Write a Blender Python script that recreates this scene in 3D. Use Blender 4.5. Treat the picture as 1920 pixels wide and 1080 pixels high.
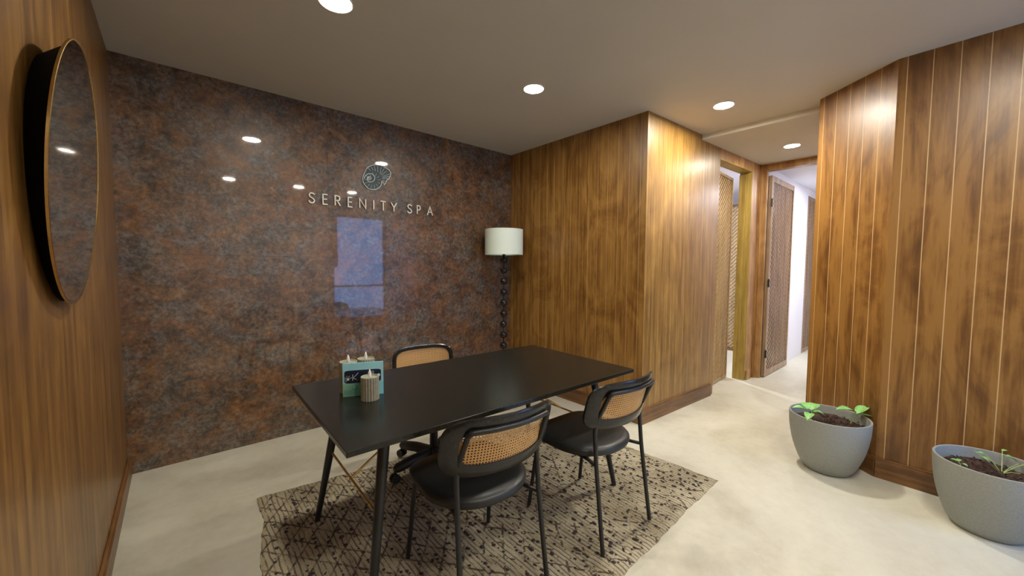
import bpy, bmesh, math, random
from mathutils import Vector, Matrix
random.seed(7)
scene = bpy.context.scene
for o in list(bpy.data.objects): bpy.data.objects.remove(o)
COL = scene.collection

# ------------------------------------------------------------------ camera
YAW, PITCH, ROLL = 0.72051549, 0.0552882, 0.00594933
CAMH = 1.36
F = Vector((math.sin(YAW)*math.cos(PITCH), math.cos(YAW)*math.cos(PITCH), -math.sin(PITCH)))
r0 = Vector((math.cos(YAW), -math.sin(YAW), 0)); u0 = r0.cross(F)
Rt = r0*math.cos(ROLL) + u0*math.sin(ROLL); Up = -r0*math.sin(ROLL) + u0*math.cos(ROLL)
cam = bpy.data.cameras.new('camera'); cam.sensor_width = 36; cam.lens = 717.8/1920*36
cam.clip_start = 0.02; cam.clip_end = 60
co = bpy.data.objects.new('camera', cam); COL.objects.link(co)
M = Matrix((Rt, Up, -F)).transposed().to_4x4(); M.translation = Vector((0, 0, CAMH))
co.matrix_world = M; scene.camera = co

# ------------------------------------------------------------------ world / exposure
w = bpy.data.worlds.new('world'); scene.world = w; w.use_nodes = True
bg = w.node_tree.nodes['Background']
bg.inputs['Color'].default_value = (0.26, 0.47, 1.0, 1); bg.inputs['Strength'].default_value = 5.0
scene.view_settings.view_transform = 'Standard'; scene.view_settings.look = 'None'
scene.view_settings.gamma = 1; scene.view_settings.use_curve_mapping = False
scene.view_settings.exposure = 0.0
LAMP = 330.0            # radiance of the downlight lenses
ADDED_LAMP = 900.0
CEIL = 2.661
LOWC = 2.612

# ------------------------------------------------------------------ materials
def mat(name, color=(.8, .8, .8), rough=.5, metal=0, spec=.5, coat=0, coat_rough=.05):
    m = bpy.data.materials.new(name); m.use_nodes = True
    b = m.node_tree.nodes['Principled BSDF']
    b.inputs['Base Color'].default_value = (*color, 1); b.inputs['Roughness'].default_value = rough
    b.inputs['Metallic'].default_value = metal; b.inputs['Specular IOR Level'].default_value = spec
    b.inputs['Coat Weight'].default_value = coat; b.inputs['Coat Roughness'].default_value = coat_rough
    return m, m.node_tree.nodes, m.node_tree.links, b
def N(ns, t, **kw):
    n = ns.new(t)
    for k, v in kw.items():
        if hasattr(n, k): setattr(n, k, v)
        else: n.inputs[k].default_value = v
    return n
def mapping(ns, ls, scale, src='Object', loc=(0, 0, 0), rot=(0, 0, 0)):
    tc = ns.new('ShaderNodeTexCoord'); mp = ns.new('ShaderNodeMapping')
    mp.inputs['Scale'].default_value = scale; mp.inputs['Location'].default_value = loc; mp.inputs['Rotation'].default_value = rot
    ls.new(tc.outputs[src], mp.inputs['Vector']); return mp
def noise(ns, ls, vec, scale, detail=5, rough=.6, dist=0):
    n = ns.new('ShaderNodeTexNoise'); n.inputs['Scale'].default_value = scale; n.inputs['Detail'].default_value = detail
    n.inputs['Roughness'].default_value = rough; n.inputs['Distortion'].default_value = dist
    if vec is not None: ls.new(vec, n.inputs['Vector'])
    return n
def ramp(ns, ls, fac, stops):
    r = ns.new('ShaderNodeValToRGB'); e = r.color_ramp.elements
    while len(e) < len(stops): e.new(.5)
    for i, (p, c) in enumerate(stops): e[i].position = p; e[i].color = (*c, 1)
    ls.new(fac, r.inputs['Fac']); return r
def mix(ns, ls, fac, a, b, mode='MIX'):
    m = ns.new('ShaderNodeMix'); m.data_type = 'RGBA'; m.blend_type = mode
    if isinstance(fac, (int, float)): m.inputs['Factor'].default_value = fac
    else: ls.new(fac, m.inputs['Factor'])
    for s, v in (('A', a), ('B', b)):
        k = [i for i in m.inputs if i.name == s and i.type == 'RGBA'][0]
        if isinstance(v, tuple): k.default_value = (*v, 1)
        else: ls.new(v, k)
    return [o for o in m.outputs if o.type == 'RGBA'][0]
def math_(ns, ls, op, a, b=None, clamp=False):
    m = ns.new('ShaderNodeMath'); m.operation = op; m.use_clamp = clamp
    for i, v in enumerate((a, b)):
        if v is None: continue
        if isinstance(v, (int, float)): m.inputs[i].default_value = v
        else: ls.new(v, m.inputs[i])
    return m.outputs[0]
def bump(ns, ls, b, h, strength=.2, dist=.01):
    n = ns.new('ShaderNodeBump'); n.inputs['Strength'].default_value = strength; n.inputs['Distance'].default_value = dist
    ls.new(h, n.inputs['Height']); ls.new(n.outputs['Normal'], b.inputs['Normal'])

def wood_mat(name, dark, mid, light, grooves=None, phase=0, gcol=(.62, .42, .2), gwidth=.0036, gstr=1, rough=.42, seam=None, streak=26, burl=1.0, seed=0., coat=.25, coat_rough=.3, axis='Z'):
    """vertical grain; object X runs along the wall, Z up"""
    m, ns, ls, b = mat(name, mid, rough, coat=coat, coat_rough=coat_rough)
    tc = ns.new('ShaderNodeTexCoord'); sx = ns.new('ShaderNodeSeparateXYZ'); ls.new(tc.outputs['Object'], sx.inputs[0])
    X, Y, Z = sx.outputs
    if axis == 'X': X, Z = Z, X
    zz = Z
    if seam is not None: zz = math_(ns, ls, 'ABSOLUTE', math_(ns, ls, 'SUBTRACT', Z, seam))
    cb = ns.new('ShaderNodeCombineXYZ'); ls.new(X, cb.inputs[0]); ls.new(Y, cb.inputs[1]); ls.new(zz, cb.inputs[2])
    def mp(scale, loc):
        q = ns.new('ShaderNodeMapping'); q.inputs['Scale'].default_value = scale; q.inputs['Location'].default_value = loc
        ls.new(cb.outputs[0], q.inputs[0]); return q.outputs[0]
    n1 = noise(ns, ls, mp((streak, streak, 1.1), (seed, 0, 0)), 1.0, 6, .62, .35)
    n2 = noise(ns, ls, mp((3.2, 3.2, 1.3), (seed, 3, 0)), 1.0, 4, .6, 2.4)
    n3 = noise(ns, ls, mp((90, 90, 5), (seed, 0, 5)), 1.0, 3, .6)
    f = math_(ns, ls, 'ADD', math_(ns, ls, 'MULTIPLY', n1.outputs[0], .55), math_(ns, ls, 'MULTIPLY', n2.outputs[0], .45*burl))
    f = math_(ns, ls, 'ADD', f, math_(ns, ls, 'MULTIPLY', n3.outputs[0], .18))
    c0 = .42 + .22*burl*.5
    r = ramp(ns, ls, f, [(c0-.13, dark), (c0+.03, mid), (c0+.16, light)])
    col = r.outputs[0]
    if grooves:
        s = math_(ns, ls, 'SUBTRACT', X, phase)
        t = math_(ns, ls, 'PINGPONG', math_(ns, ls, 'ADD', s, grooves*50), grooves/2)
        g = math_(ns, ls, 'LESS_THAN', t, gwidth/2)
        nv = noise(ns, ls, mp((9, 9, .5), (seed+2, 0, 0)), 1.0, 2)
        gv = math_(ns, ls, 'MULTIPLY', g, math_(ns, ls, 'ADD', gstr*.45, math_(ns, ls, 'MULTIPLY', nv.outputs[0], gstr*.9)), True)
        col = mix(ns, ls, gv, col, gcol)
        bump(ns, ls, b, math_(ns, ls, 'SUBTRACT', math_(ns, ls, 'MULTIPLY', n1.outputs[0], .25), g), .3, .002)
    else:
        bump(ns, ls, b, n1.outputs[0], .15, .002)
    ls.new(col, b.inputs['Base Color'])
    return m

WD, WM, WL = (.095, .037, .007), (.235, .108, .020), (.37, .195, .046)
M_wood_w1 = wood_mat('alcove_veneer', WD, WM, WL, .109, .04, seam=1.40, gstr=.8, gwidth=.003, seed=1)
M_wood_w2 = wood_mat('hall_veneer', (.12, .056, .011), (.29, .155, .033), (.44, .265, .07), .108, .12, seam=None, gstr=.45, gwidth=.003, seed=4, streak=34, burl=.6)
M_wood_r = wood_mat('right_veneer', (.062, .023, .005), (.185, .078, .0145), (.31, .15, .034), .108, .04, seam=1.38, gstr=1.2, gwidth=.0042, seed=8, streak=18, burl=1.15)
M_wood_l = wood_mat('left_veneer', (.075, .030, .007), (.20, .092, .018), (.33, .17, .038), None, seed=12, streak=22, burl=.7)
M_base = wood_mat('baseboard_wood', (.06, .023, .007), (.14, .06, .016), (.23, .105, .032), None, streak=22, axis='X', seed=3)
M_casing = wood_mat('casing_wood', (.15, .06, .018), (.33, .165, .055), (.5, .29, .11), None, seed=6)
M_jamb = wood_mat('jamb_wood', (.22, .14, .03), (.44, .31, .075), (.6, .45, .14), None, seed=9, burl=.4)
M_lattice_brown = wood_mat('brown_lattice_wood', (.16, .09, .045), (.37, .245, .14), (.55, .40, .25), None, seed=15, burl=.4)
M_lattice = wood_mat('lattice_wood', (.22, .13, .045), (.42, .285, .115), (.58, .42, .2), None, seed=5, burl=.4)

# stone
def stone():
    m, ns, ls, b = mat('stone_slab', (.1, .06, .04), .42, coat=1.0, coat_rough=.035)
    mp = mapping(ns, ls, (1, 1, 1))
    n1 = noise(ns, ls, mp.outputs[0], 10, 9, .75, .6); n2 = noise(ns, ls, mp.outputs[0], 3.1, 7, .66, .8)
    n3 = noise(ns, ls, mp.outputs[0], 34, 6, .78, .3)
    mp2 = mapping(ns, ls, (1, 1, 1.4), loc=(7, 2, 3)); n4 = noise(ns, ls, mp2.outputs[0], 6.5, 8, .72, .6)
    f = math_(ns, ls, 'ADD', math_(ns, ls, 'MULTIPLY', n1.outputs[0], .5), math_(ns, ls, 'MULTIPLY', n3.outputs[0], .3))
    f = math_(ns, ls, 'ADD', f, math_(ns, ls, 'MULTIPLY', n2.outputs[0], .2))
    r = ramp(ns, ls, f, [(.39, (.018, .010, .006)), (.46, (.060, .031, .015)), (.52, (.15, .070, .026)), (.58, (.25, .130, .052)), (.66, (.30, .21, .13))])
    g = ramp(ns, ls, n4.outputs[0], [(.44, (0, 0, 0)), (.60, (1, 1, 1))])
    grey = ramp(ns, ls, n3.outputs[0], [(.40, (.035, .031, .028)), (.60, (.19, .18, .16))])
    c = mix(ns, ls, math_(ns, ls, 'MULTIPLY', g.outputs[0], .72), r.outputs[0], grey.outputs[0])
    rust = ramp(ns, ls, n2.outputs[0], [(.52, (0, 0, 0)), (.66, (1, 1, 1))])
    c = mix(ns, ls, math_(ns, ls, 'MULTIPLY', rust.outputs[0], .38), c, (.19, .066, .016))
    # joints between the slabs
    sx = ns.new('ShaderNodeSeparateXYZ'); tc = ns.new('ShaderNodeTexCoord'); ls.new(tc.outputs['Object'], sx.inputs[0])
    def line(v, p): return math_(ns, ls, 'LESS_THAN', math_(ns, ls, 'ABSOLUTE', math_(ns, ls, 'SUBTRACT', v, p)), .0013)
    tot = None
    for v, p in ((sx.outputs[2], 1.43), (sx.outputs[2], .175), (sx.outputs[0], 2.185), (sx.outputs[0], .975)):
        q = line(v, p); tot = q if tot is None else math_(ns, ls, 'MAXIMUM', tot, q)
    c = mix(ns, ls, math_(ns, ls, 'MULTIPLY', tot, .7), c, (.02, .013, .01))
    ls.new(c, b.inputs['Base Color'])
    wv = noise(ns, ls, mp.outputs[0], 1.6, 2, .5)
    bump(ns, ls, b, math_(ns, ls, 'SUBTRACT', math_(ns, ls, 'MULTIPLY', wv.outputs[0], .2), tot), .12, .004)
    return m
M_stone = stone()

def cement():
    m, ns, ls, b = mat('microcement', (.6, .56, .47), .38)
    mp = mapping(ns, ls, (1, 1, 1)); n1 = noise(ns, ls, mp.outputs[0], 1.3, 6, .6, 1.2); n2 = noise(ns, ls, mp.outputs[0], 14, 6, .7)
    f = math_(ns, ls, 'ADD', math_(ns, ls, 'MULTIPLY', n1.outputs[0], .7), math_(ns, ls, 'MULTIPLY', n2.outputs[0], .3))
    r = ramp(ns, ls, f, [(.35, (.50, .475, .375)), (.5, (.60, .58, .475)), (.65, (.66, .645, .54))])
    ls.new(r.outputs[0], b.inputs['Base Color'])
    rr = ramp(ns, ls, n1.outputs[0], [(.35, (.32, .32, .32)), (.65, (.5, .5, .5))]); ls.new(rr.outputs[0], b.inputs['Roughness'])
    bump(ns, ls, b, n2.outputs[0], .05, .003)
    return m
M_floor = cement()
def paint(name, c, rough=.7):
    m, ns, ls, b = mat(name, c, rough)
    mp = mapping(ns, ls, (1, 1, 1)); n = noise(ns, ls, mp.outputs[0], 60, 4, .6); bump(ns, ls, b, n.outputs[0], .05, .002)
    n2 = noise(ns, ls, mp.outputs[0], .9, 3); r = ramp(ns, ls, n2.outputs[0], [(.3, tuple(v*.96 for v in c)), (.7, tuple(min(1, v*1.03) for v in c))])
    ls.new(r.outputs[0], b.inputs['Base Color']); return m
M_ceil = paint('ceiling_paint', (.60, .57, .50))
M_white = paint('white_plaster', (.8, .79, .84))
M_step = paint('ceiling_step_paint', (.66, .635, .57))

def speckled(name, c, c2, rough, scale=80, spec=.5, coat=0, bmp=.1, metal=0):
    m, ns, ls, b = mat(name, c, rough, spec=spec, coat=coat, metal=metal)
    mp = mapping(ns, ls, (1, 1, 1)); n = noise(ns, ls, mp.outputs[0], scale, 4, .6)
    r = ramp(ns, ls, n.outputs[0], [(.35, c), (.65, c2)]); ls.new(r.outputs[0], b.inputs['Base Color'])
    if bmp: bump(ns, ls, b, n.outputs[0], bmp, .001)
    return m
M_black_top = speckled('black_table_wood', (.008, .009, .008), (.016, .016, .013), .24, 40, spec=.35, bmp=0)
M_black_metal = speckled('black_powder_coat', (.010, .011, .012), (.017, .018, .019), .38, 200, bmp=.03)
M_black_lacquer = speckled('black_lacquer', (.010, .011, .012), (.016, .017, .018), .22, 60, bmp=0)
M_leather = speckled('black_leather', (.011, .013, .014), (.02, .022, .023), .42, 160, bmp=.12)
M_rubber = speckled('black_plastic', (.012, .012, .012), (.02, .02, .02), .5, 90)
M_mirror_shadow = speckled('mirror_shadow_black', (.004, .004, .004), (.006, .006, .006), .85, 60, spec=.08, bmp=0)
M_brass = speckled('brass', (.62, .42, .16), (.72, .5, .2), .25, 60, metal=1, bmp=0)
M_steel = speckled('grey_steel', (.35, .34, .3), (.45, .44, .4), .35, 60, metal=1, bmp=0)
M_pot = speckled('grey_planter_plastic', (.27, .285, .258), (.325, .335, .30), .55, 130, bmp=.06)
M_soil = speckled('soil', (.018, .010, .007), (.09, .045, .028), .9, 55, bmp=1)
M_leaf = speckled('fresh_leaf', (.16, .42, .10), (.28, .58, .18), .45, 40)
M_leaf2 = speckled('pale_stem', (.30, .42, .11), (.42, .5, .16), .5, 40)
M_deadleaf = speckled('dry_stem', (.05, .03, .02), (.12, .08, .04), .8, 40)
M_shade = speckled('lamp_fabric', (.80, .92, .82), (.84, .95, .86), .85, 300)
M_letter = speckled('cream_metal_letter', (.88, .86, .76), (.92, .9, .8), .35, 50, bmp=0)
M_shell = speckled('dark_teal_enamel', (.02, .045, .05), (.035, .065, .07), .5, 30)
M_shell_line = speckled('white_enamel', (.72, .78, .80), (.8, .84, .86), .5, 30, bmp=0)
M_mirror = mat('mirror_glass', (.5, .49, .47), .015, metal=1)[0]
M_candle = speckled('grey_green_wax', (.30, .31, .22), (.36, .37, .27), .55, 60)
M_candle_rib = speckled('brown_grey_wax', (.19, .135, .10), (.25, .19, .14), .55, 60)
M_flame = speckled('white_plastic_flame', (.85, .84, .80), (.9, .9, .86), .3, 30, bmp=0)
M_turq = None
def card():
    m, ns, ls, b = mat('turquoise_card', (.25, .7, .75), .4)
    mp = mapping(ns, ls, (1, 1, 1)); sx = ns.new('ShaderNodeSeparateXYZ'); ls.new(mp.outputs[0], sx.inputs[0])
    n = noise(ns, ls, mp.outputs[0], 26, 4, .6)
    f = math_(ns, ls, 'ADD', sx.outputs[0], math_(ns, ls, 'MULTIPLY', n.outputs[0], .05))
    low = math_(ns, ls, 'LESS_THAN', sx.outputs[2], .062)
    c = ramp(ns, ls, f, [(.0, (.32, .62, .48)), (.10, (.15, .48, .38)), (.16, (.28, .72, .80))])
    c2 = mix(ns, ls, low, (.36, .74, .80), c.outputs[0]); ls.new(c2, b.inputs['Base Color']); return m
M_turq = card()
M_navy = speckled('navy_print', (.006, .012, .035), (.009, .018, .045), .35, 30, bmp=0)
M_print = speckled('white_print', (.65, .72, .8), (.7, .76, .84), .4, 30, bmp=0)

def emit(name, c, s):
    m = bpy.data.materials.new(name); m.use_nodes = True; ns = m.node_tree.nodes; ls = m.node_tree.links
    ns.clear(); e = ns.new('ShaderNodeEmission'); o = ns.new('ShaderNodeOutputMaterial')
    e.inputs[0].default_value = (*c, 1); e.inputs[1].default_value = s; ls.new(e.outputs[0], o.inputs[0]); return m
M_lamp = emit('downlight_glow', (1.0, .93, .79), LAMP)
M_lamp_b = emit('bright_downlight_glow', (1.0, .93, .79), LAMP*2.25)
M_lamp_added = emit('added_lamp_glow', (.93, .93, 1.0), ADDED_LAMP)
M_trimring = mat('white_trim', (.8, .78, .72), .4)[0]
M_glass, _ns, _ls, _b = mat('clear_glass', (1, 1, 1), .0); _b.inputs['Transmission Weight'].default_value = 1; _b.inputs['IOR'].default_value = 1.05
M_paving = speckled('outdoor_paving', (.2, .2, .2), (.3, .3, .3), .8, 5)

def cane():
    """woven cane: small holes on a grid cut through with transparency (real open weave)"""
    m, ns, ls, b = mat('woven_cane', (.62, .38, .15), .5)
    tc = ns.new('ShaderNodeTexCoord'); sx = ns.new('ShaderNodeSeparateXYZ'); ls.new(tc.outputs['UV'], sx.inputs[0])
    P = .0115
    def tri(v): return math_(ns, ls, 'PINGPONG', v, P/2)
    a = tri(sx.outputs[0]); c = tri(sx.outputs[1])
    d = math_(ns, ls, 'SQRT', math_(ns, ls, 'ADD', math_(ns, ls, 'POWER', a, 2), math_(ns, ls, 'POWER', c, 2)))
    hole = math_(ns, ls, 'LESS_THAN', d, .0030)
    n = noise(ns, ls, tc.outputs['UV'], 300, 3); col = ramp(ns, ls, n.outputs[0], [(.3, (.50, .26, .08)), (.7, (.72, .44, .17))])
    ls.new(col.outputs[0], b.inputs['Base Color'])
    tr = ns.new('ShaderNodeBsdfTransparent'); mx = ns.new('ShaderNodeMixShader'); out = ns['Material Output']
    ls.new(hole, mx.inputs[0]); ls.new(b.outputs[0], mx.inputs[1]); ls.new(tr.outputs[0], mx.inputs[2]); ls.new(mx.outputs[0], out.inputs[0])
    return m
M_cane = cane()

def rug_mat():
    m, ns, ls, b = mat('woven_rug', (.4, .33, .24), .95, spec=.1)
    mp = mapping(ns, ls, (1, 1, 1)); sx = ns.new('ShaderNodeSeparateXYZ')
    wob = noise(ns, ls, mp.outputs[0], 5, 3); 
    wv = ns.new('ShaderNodeVectorMath'); wv.operation = 'SCALE'; ls.new(wob.outputs['Color'], wv.inputs[0]); wv.inputs['Scale'].default_value = .03
    ad = ns.new('ShaderNodeVectorMath'); ad.operation = 'ADD'; ls.new(mp.outputs[0], ad.inputs[0]); ls.new(wv.outputs[0], ad.inputs[1])
    ls.new(ad.outputs[0], sx.inputs[0]); X, Y = sx.outputs[0], sx.outputs[1]
    # fine weft rows running along Y
    row = math_(ns, ls, 'PINGPONG', math_(ns, ls, 'ADD', X, 5), .011)
    dark_row = math_(ns, ls, 'LESS_THAN', row, .0034)
    mpn = mapping(ns, ls, (60, 9, 1)); nr = noise(ns, ls, mpn.outputs[0], 1, 4, .7)
    nrr = ramp(ns, ls, nr.outputs[0], [(.40, (0, 0, 0)), (.52, (1, 1, 1))])
    mrow = math_(ns, ls, 'MULTIPLY', dark_row, nrr.outputs[0])
    nb = noise(ns, ls, mp.outputs[0], 3, 5, .6); mp3 = mapping(ns, ls, (300, 120, 1)); nf = noise(ns, ls, mp3.outputs[0], 1, 3, .6)
    f = math_(ns, ls, 'ADD', math_(ns, ls, 'MULTIPLY', nb.outputs[0], .5), math_(ns, ls, 'MULTIPLY', nf.outputs[0], .5))
    base = ramp(ns, ls, f, [(.36, (.23, .19, .12)), (.5, (.42, .37, .25)), (.64, (.60, .54, .39))])
    c = mix(ns, ls, math_(ns, ls, 'MULTIPLY', mrow, .75), base.outputs[0], (.07, .055, .06))
    # broken diamond lattice of dark tufting
    def dline(sgn):
        v = math_(ns, ls, 'ADD', math_(ns, ls, 'MULTIPLY', X, .8), math_(ns, ls, 'MULTIPLY', Y, sgn))
        return math_(ns, ls, 'LESS_THAN', math_(ns, ls, 'PINGPONG', math_(ns, ls, 'ADD', v, 10), .048), .0055)
    dl = math_(ns, ls, 'MAXIMUM', dline(.62), dline(-.62))
    msk = noise(ns, ls, mp.outputs[0], 22, 4, .7); mk = ramp(ns, ls, msk.outputs[0], [(.50, (0, 0, 0)), (.55, (1, 1, 1))])
    dl = math_(ns, ls, 'MULTIPLY', dl, math_(ns, ls, 'ADD', mk.outputs[0], math_(ns, ls, 'MULTIPLY', math_(ns, ls, 'LESS_THAN', X, 1.0), .45), True))
    c = mix(ns, ls, math_(ns, ls, 'MULTIPLY', dl, .85), c, (.05, .035, .03))
    ls.new(c, b.inputs['Base Color'])
    h = math_(ns, ls, 'ADD', math_(ns, ls, 'MULTIPLY', row, 60), nf.outputs[0]); bump(ns, ls, b, h, .5, .003)
    return m
M_rug = rug_mat()
M_tuft = speckled('dark_wool', (.025, .018, .02), (.07, .05, .06), .95, 200)

# ------------------------------------------------------------------ geometry helpers
def add_box(bm, lo, hi, bevel=0, M=None):
    vs = [bm.verts.new(Vector((x, y, z))) for x in (lo[0], hi[0]) for y in (lo[1], hi[1]) for z in (lo[2], hi[2])]
    if M is not None:
        for v in vs: v.co = M @ v.co
    fs = [bm.faces.new([vs[i] for i in q]) for q in ((0, 1, 3, 2), (4, 6, 7, 5), (0, 4, 5, 1), (2, 3, 7, 6), (0, 2, 6, 4), (1, 5, 7, 3))]
    if bevel:
        es = list({e for f in fs for e in f.edges})
        bmesh.ops.bevel(bm, geom=es, offset=bevel, segments=2, profile=.6, affect='EDGES')
def add_tube(bm, pts, rad, seg=12, caps=True, closed=False):
    pts = [Vector(p) for p in pts]; n = len(pts)
    rads = rad if isinstance(rad, (list, tuple)) else [rad]*n
    rings = []; prev = None
    for i, p in enumerate(pts):
        if closed: d = pts[(i+1) % n]-pts[i-1]
        else: d = (pts[min(i+1, n-1)]-pts[max(i-1, 0)])
        d.normalize()
        if prev is None:
            a = Vector((0, 0, 1)) if abs(d.z) < .9 else Vector((1, 0, 0)); s = d.cross(a).normalized()
        else:
            s = (prev-d*prev.dot(d)).normalized()
        prev = s; t = d.cross(s)
        rings.append([bm.verts.new(p+(s*math.cos(2*math.pi*k/seg)+t*math.sin(2*math.pi*k/seg))*rads[i]) for k in range(seg)])
    m = n if closed else n-1
    for i in range(m):
        A, B = rings[i], rings[(i+1) % n]
        for k in range(seg): bm.faces.new((A[k], A[(k+1) % seg], B[(k+1) % seg], B[k]))
    if caps and not closed: bm.faces.new(rings[0][::-1]); bm.faces.new(rings[-1])
def add_lathe(bm, prof, seg=32, c=(0, 0, 0), cap0=False, cap1=False):
    rings = []
    for r, z in prof:
        if r < 1e-6: rings.append([bm.verts.new((c[0], c[1], c[2]+z))]); continue
        rings.append([bm.verts.new((c[0]+r*math.cos(2*math.pi*k/seg), c[1]+r*math.sin(2*math.pi*k/seg), c[2]+z)) for k in range(seg)])
    for A, B in zip(rings, rings[1:]):
        for k in range(seg):
            if len(A) == 1 and len(B) == 1: continue
            if len(A) == 1: bm.faces.new((A[0], B[(k+1) % seg], B[k]))
            elif len(B) == 1: bm.faces.new((A[k], A[(k+1) % seg], B[0]))
            else: bm.faces.new((A[k], A[(k+1) % seg], B[(k+1) % seg], B[k]))
    if cap0 and len(rings[0]) > 1: bm.faces.new(rings[0][::-1])
    if cap1 and len(rings[-1]) > 1: bm.faces.new(rings[-1])
def smooth_path(pts, r=.03, n=5):
    pts = [Vector(p) for p in pts]; out = [pts[0]]
    for i in range(1, len(pts)-1):
        a, b, c = pts[i-1], pts[i], pts[i+1]
        ra = min(r, (a-b).length*.45, (c-b).length*.45)
        p0 = b+(a-b).normalized()*ra; p1 = b+(c-b).normalized()*ra
        for k in range(n+1):
            t = k/n; out.append(p0*(1-t)**2+b*2*t*(1-t)+p1*t*t)
    out.append(pts[-1]); return out
def mk(name, bm, m, parent=None, smooth=False, loc=None, rotz=None):
    bmesh.ops.recalc_face_normals(bm, faces=bm.faces)
    me = bpy.data.meshes.new(name); bm.to_mesh(me); bm.free()
    for mm in (m if isinstance(m, (list, tuple)) else [m]): me.materials.append(mm)
    if smooth:
        me.polygons.foreach_set('use_smooth', [True]*len(me.polygons))
        try: me.set_sharp_from_angle(angle=math.radians(38))
        except Exception: pass
    o = bpy.data.objects.new(name, me); COL.objects.link(o)
    if parent: o.parent = parent
    if loc is not None: o.location = loc
    if rotz is not None: o.rotation_euler = (0, 0, rotz)
    return o
def thing(name, label, cat, loc=(0, 0, 0), rotz=0, group=None):
    o = bpy.data.objects.new(name, None); COL.objects.link(o); o.empty_display_size = .1
    o.location = loc; o.rotation_euler = (0, 0, rotz); tag(o, label, cat, group); return o
def tag(o, label, cat, group=None):
    o['label'] = label; o['category'] = cat
    if group: o['group'] = group
    return o
def struct(name, bm, m, label=None, cat=None, loc=None, rotz=None, parent=None, smooth=False):
    o = mk(name, bm, m, parent, smooth, loc, rotz)
    if parent is None: o['kind'] = 'structure'; tag(o, label, cat)
    elif label: o['label'] = label
    return o
def sempty(name, label, cat, loc, rotz=0):
    o = thing(name, label, cat, loc, rotz); o['kind'] = 'structure'; return o

# ------------------------------------------------------------------ the room
LX, BY, AX, AY = -.273, 3.437, 2.992, 1.704
G = -.0576; HA = math.atan(G)                       # hall wall direction
W3X = 5.397; W3Y = AY+G*(W3X-AX)
FY = -1.35                                            # wall behind the photographer
bm = bmesh.new(); add_box(bm, (-.6, -1.6, -.1), (10.2, 4.2, 0)); struct('floor', bm, M_floor, 'pale beige polished microcement floor with soft trowel blotches', 'floor')
bm = bmesh.new(); add_box(bm, (-.5, -1.5, CEIL), (3.918, 3.6, CEIL+.12)); struct('ceiling', bm, M_ceil, 'grey-beige painted main ceiling over the table with recessed downlights', 'ceiling')
bm = bmesh.new(); add_box(bm, (3.918, -1.5, LOWC), (5.40, 1.68, CEIL+.12)); struct('ceiling', bm, M_step, 'lower step of ceiling over the hall beside the lattice doors', 'ceiling')
bm = bmesh.new(); add_box(bm, (5.40, -.2, 2.60), (10.0, 1.60, 2.72)); struct('ceiling', bm, M_white, 'white ceiling of the bright corridor beyond the far doorway', 'ceiling')
bm = bmesh.new(); add_box(bm, (3.92, 1.68, 2.62), (8.4, 3.75, 2.74)); struct('ceiling', bm, M_white, 'white ceiling of the bright room behind the ajar lattice door', 'ceiling')

bm = bmesh.new(); add_box(bm, (LX-.12, BY, 0), (AX+.1, BY+.12, CEIL+.02)); struct('wall_back', bm, M_stone, 'glossy rust-brown stone slab wall carrying the spa name', 'wall')
# left wall (object X along wall)
bm = bmesh.new(); add_box(bm, (0, 0, 0), (BY-FY+.1, .12, CEIL+.02)); struct('wall_left', bm, M_wood_l, 'streaky brown wood veneer wall holding the round mirror', 'wall', loc=(LX, FY-.1, 0), rotz=math.pi/2)
# alcove wall: X from stone corner towards the camera
bm = bmesh.new(); add_box(bm, (0, 0, 0), (BY-AY, .1, CEIL+.02)); struct('wall_alcove', bm, M_wood_w1, 'grooved wood panel wall behind the white floor lamp', 'wall', loc=(AX, BY, 0), rotz=-math.pi/2)
# hall wall with door opening
L2 = 4.315-AX
c = 1/math.cos(HA)
hall_loc = (AX, AY, 0)
bm = bmesh.new(); add_box(bm, (0, 0, 0), (L2*c, .10, CEIL+.02))
struct('wall_hall', bm, M_wood_w2, 'lit grooved wood panel wall between the room corner and the lattice door', 'wall', loc=hall_loc, rotz=HA)
DX0, DX1, DZ = (4.345-AX)*c, (5.167-AX)*c, 2.497
bm = bmesh.new(); add_box(bm, (L2*c+.001, .0, DZ+.012), (2.405*c+.0, .10, LOWC+.01)); add_box(bm, (DX1+.001, .0, 0), (2.405*c, .10, DZ+.012))
struct('trim_1', bm, M_casing, 'pale brown wood head and side casing around the ajar lattice door', 'door casing', loc=hall_loc, rotz=HA)
bm = bmesh.new(); add_box(bm, (DX1-.012, .0, 0), (DX1, .135, DZ), .002); add_box(bm, (DX1-.03, .06, 0), (DX1-.012, .135, DZ-.02), .002)
add_box(bm, (L2*c, .0, DZ-.0), (DX1, .135, DZ+.012)); add_box(bm, (L2*c, .004, 0), (L2*c+.012, .135, DZ))
struct('trim_2', bm, M_jamb, 'yellowish wood jamb lining the opening of the ajar lattice door', 'door jamb', loc=hall_loc, rotz=HA)
bm = bmesh.new(); add_box(bm, (DX1+.006, -.018, 0), (DX1+.115, .0, .115), .003); add_box(bm, (2.405*c-.03, -.012, 0), (2.405*c, 0, LOWC), .002)
struct('trim_3', bm, M_casing, 'small square plinth block at the foot of the door casing', 'plinth block', loc=hall_loc, rotz=HA)
# far wall: header + left jamb + hidden right jamb
bm = bmesh.new(); add_box(bm, (W3X, .30, 2.535), (W3X+.1, W3Y, LOWC)); add_box(bm, (W3X, W3Y-.075, 0), (W3X+.035, W3Y+.0, 2.535), .002); add_box(bm, (W3X, .30, 0), (W3X+.1, .40, 2.535))
struct('wall_far', bm, M_casing, 'dark wood lintel and jambs of the open doorway at the end of the hall', 'door frame')
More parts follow.
